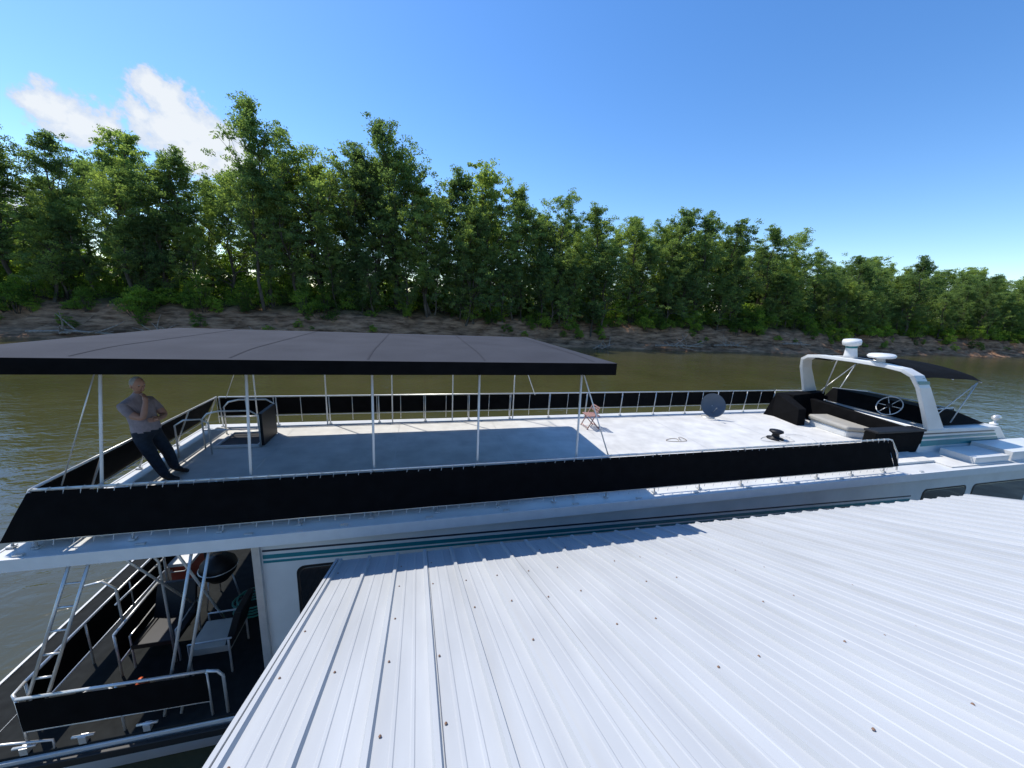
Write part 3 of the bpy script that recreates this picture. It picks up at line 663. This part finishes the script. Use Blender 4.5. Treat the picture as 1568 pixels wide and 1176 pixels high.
hd=MB(); hc=Vector((-4.415,7.19,-1.625)); rot=Matrix.Rotation(math.radians(-30),3,'Z')@Matrix.Rotation(math.radians(14),3,'Y')@Matrix.Scale(1.06,3)
def hf(p):
    q=p.copy()
    if p.z<0: q.y*=1+.28*p.z/.12; q.x*=1+.10*p.z/.12
    if p.x<0 and p.z<-.04: q.x*=.85
    return q
hd.ell(hc,(.100,.080,.124),'skin',24,18,rot,hf)
def hp(x,y,z): return hc+rot@Vector((x,y,z))
hd.path([hp(.092,0,.02),hp(.112,0,-.02),hp(.120,0,-.035),hp(.09,0,-.045)],[.009,.013,.016,.010],'skin',n=8)
for sy in (-1,1):
    hd.ell(hp(.083,sy*.032,.012),(.010,.014,.009),'eye',10,8,rot); hd.path([hp(.088,sy*.018,.034),hp(.084,sy*.045,.033)],.006,'hair',n=6)
    hd.ell(hp(-.01,sy*.080,-.01),(.022,.010,.034),'skin',10,8,rot)
hd.path([hp(.088,-.024,-.065),hp(.097,0,-.064),hp(.088,.024,-.065)],.006,'lip',n=6)
def hair(p):
    q=p.copy()
    if p.z<.0: q.z*=.75
    return q
hd.ell(hc+rot@Vector((-.020,0,.022)),(.094,.085,.108),'hair',24,16,rot,hair)
hd.obj('head',man)
fg=MB()
def hand(w_,dirv,side,curl):
    w_=Vector(w_); d=Vector(dirv).normalized(); s0=Vector(side).normalized(); c_=Vector(curl).normalized()
    fg.path([w_,w_+d*.045,w_+d*.085],[.028,.034,.028],'skin',n=8)
    for k,L in enumerate((.062,.072,.068,.052)):
        b0=w_+d*.08+s0*(.027-.018*k)
        fg.path([b0,b0+d*L*.45+c_*.006,b0+d*L*.7+c_*.025,b0+d*L*.75+c_*.045],[.0095,.009,.008,.0065],'skin',n=7)
    b0=w_+d*.03+s0*.028; fg.path([b0,b0+s0*.02+d*.025+c_*.008,b0+s0*.018+d*.055+c_*.02],[.012,.0105,.008],'skin',n=7)
hand((-4.235,7.01,-1.86),(-.35,.5,1),(.2,.9,-.2),(-1,.3,.1))
hand((-4.17,7.14,-2.19),(-.3,-1,.1),(0,.1,1),(-1,0,0))
fg.obj('hands',man)
bl=MB()
bl.path([(-4.50,7.09,-1.85),(-4.40,7.13,-1.875),(-4.37,7.22,-1.875),(-4.42,7.29,-1.85)],.014,'shirt',n=6); bl.obj('collar',man)

# ------------------------------------------------------------------ light & sky
sd_=Vector((-1.1,1.15,2.3)).normalized(); el=math.asin(sd_.z); az=math.atan2(sd_.x,sd_.y)
sun=bpy.data.lights.new('sun','SUN'); sun.energy=5.0; sun.angle=math.radians(.5); sun.color=(1,.95,.88)
so=bpy.data.objects.new('sun',sun); COL.objects.link(so); so.rotation_euler=(-sd_).to_track_quat('-Z','Y').to_euler(); so.location=(0,0,30)
wd=bpy.data.worlds.new('World'); scene.world=wd; wd.use_nodes=True; nt=wd.node_tree; nt.nodes.clear()
out=nd(nt,'ShaderNodeOutputWorld'); sky=nd(nt,'ShaderNodeTexSky',sky_type='NISHITA'); sky.sun_disc=False; sky.sun_elevation=el; sky.sun_rotation=az
sky.air_density=1.0; sky.dust_density=.2; sky.ozone_density=2.6; sky.altitude=50
bg=nd(nt,'ShaderNodeBackground'); bg.inputs[1].default_value=.15
hs=nd(nt,'ShaderNodeHueSaturation'); hs.inputs['Saturation'].default_value=1.26; hs.inputs['Value'].default_value=1.42; hs.inputs['Hue'].default_value=.505
nt.links.new(sky.outputs[0],hs.inputs['Color']); nt.links.new(hs.outputs[0],bg.inputs[0])
tc=nd(nt,'ShaderNodeTexCoord')
def cdir(u,v):
    a=u-784;b=v-588
    return Vector((.968*a-.0057*b+141.3,-.2405*a-.2204*b+535,.0495*a-.976*b-122)).normalized()
prev=None
for (u,v,rr) in ((232,130,34),(258,160,54),(292,195,66),(325,222,62),(245,195,50),(215,175,32),(355,245,54),(300,235,54),(85,172,42),(55,160,28),(125,185,42),(165,200,28),(15,345,70)):
    dn=nd(nt,'ShaderNodeVectorMath',operation='DISTANCE'); nt.links.new(tc.outputs['Generated'],dn.inputs[0]); dn.inputs[1].default_value=cdir(u,v)
    mr=nd(nt,'ShaderNodeMapRange'); mr.inputs['From Min'].default_value=0; mr.inputs['From Max'].default_value=rr/800; mr.inputs['To Min'].default_value=1; mr.inputs['To Max'].default_value=0
    nt.links.new(dn.outputs['Value'],mr.inputs['Value'])
    if prev is None: prev=mr.outputs[0]
    else:
        mxx=nd(nt,'ShaderNodeMath',operation='MAXIMUM'); nt.links.new(prev,mxx.inputs[0]); nt.links.new(mr.outputs[0],mxx.inputs[1]); prev=mxx.outputs[0]
nz=nd(nt,'ShaderNodeTexNoise'); nz.inputs['Scale'].default_value=30; nz.inputs['Detail'].default_value=8; nz.inputs['Roughness'].default_value=.62; nt.links.new(tc.outputs['Generated'],nz.inputs['Vector'])
ma=nd(nt,'ShaderNodeMath',operation='MULTIPLY_ADD'); ma.inputs[1].default_value=1.6; ma.inputs[2].default_value=-.8; nt.links.new(nz.outputs['Fac'],ma.inputs[0])
m2=nd(nt,'ShaderNodeMath',operation='ADD'); nt.links.new(prev,m2.inputs[0]); nt.links.new(ma.outputs[0],m2.inputs[1])
mr=nd(nt,'ShaderNodeMapRange',interpolation_type='SMOOTHSTEP'); mr.inputs['From Min'].default_value=.2; mr.inputs['From Max'].default_value=.5; mr.inputs['To Max'].default_value=.96; nt.links.new(m2.outputs[0],mr.inputs['Value'])
gate=nd(nt,'ShaderNodeMath',operation='MULTIPLY'); gate.use_clamp=True; gate.inputs[1].default_value=7; nt.links.new(prev,gate.inputs[0])
fin=nd(nt,'ShaderNodeMath',operation='MULTIPLY'); nt.links.new(mr.outputs[0],fin.inputs[0]); nt.links.new(gate.outputs[0],fin.inputs[1])
cb=nd(nt,'ShaderNodeBackground'); cb.inputs[1].default_value=.95
cr=nd(nt,'ShaderNodeValToRGB'); cr.color_ramp.elements[0].color=(.60,.72,.92,1); cr.color_ramp.elements[1].color=(.92,.96,1,1); cr.color_ramp.elements[0].position=.3; cr.color_ramp.elements[1].position=.75
nt.links.new(m2.outputs[0],cr.inputs[0]); nt.links.new(cr.outputs[0],cb.inputs[0])
ms=nd(nt,'ShaderNodeMixShader'); nt.links.new(fin.outputs[0],ms.inputs[0]); nt.links.new(bg.outputs[0],ms.inputs[1]); nt.links.new(cb.outputs[0],ms.inputs[2]); nt.links.new(ms.outputs[0],out.inputs[0])
# ------------------------------------------------------------------ camera
cam=bpy.data.cameras.new('camera'); co=bpy.data.objects.new('camera',cam); COL.objects.link(co)
F=Vector((.2496,.9452,-.2155)).normalized(); Rr=Vector((.968,-.2405,.0495)); Rr=(Rr-F*Rr.dot(F)).normalized(); U=(-F).cross(Rr)
co.matrix_world=Matrix(((Rr.x,U.x,-F.x,0),(Rr.y,U.y,-F.y,0),(Rr.z,U.z,-F.z,0),(0,0,0,1)))
cam.lens=13; cam.sensor_width=36; cam.clip_start=.05; cam.clip_end=6000
scene.camera=co
scene.view_settings.view_transform='Standard'; scene.view_settings.look='None'; scene.view_settings.exposure=0
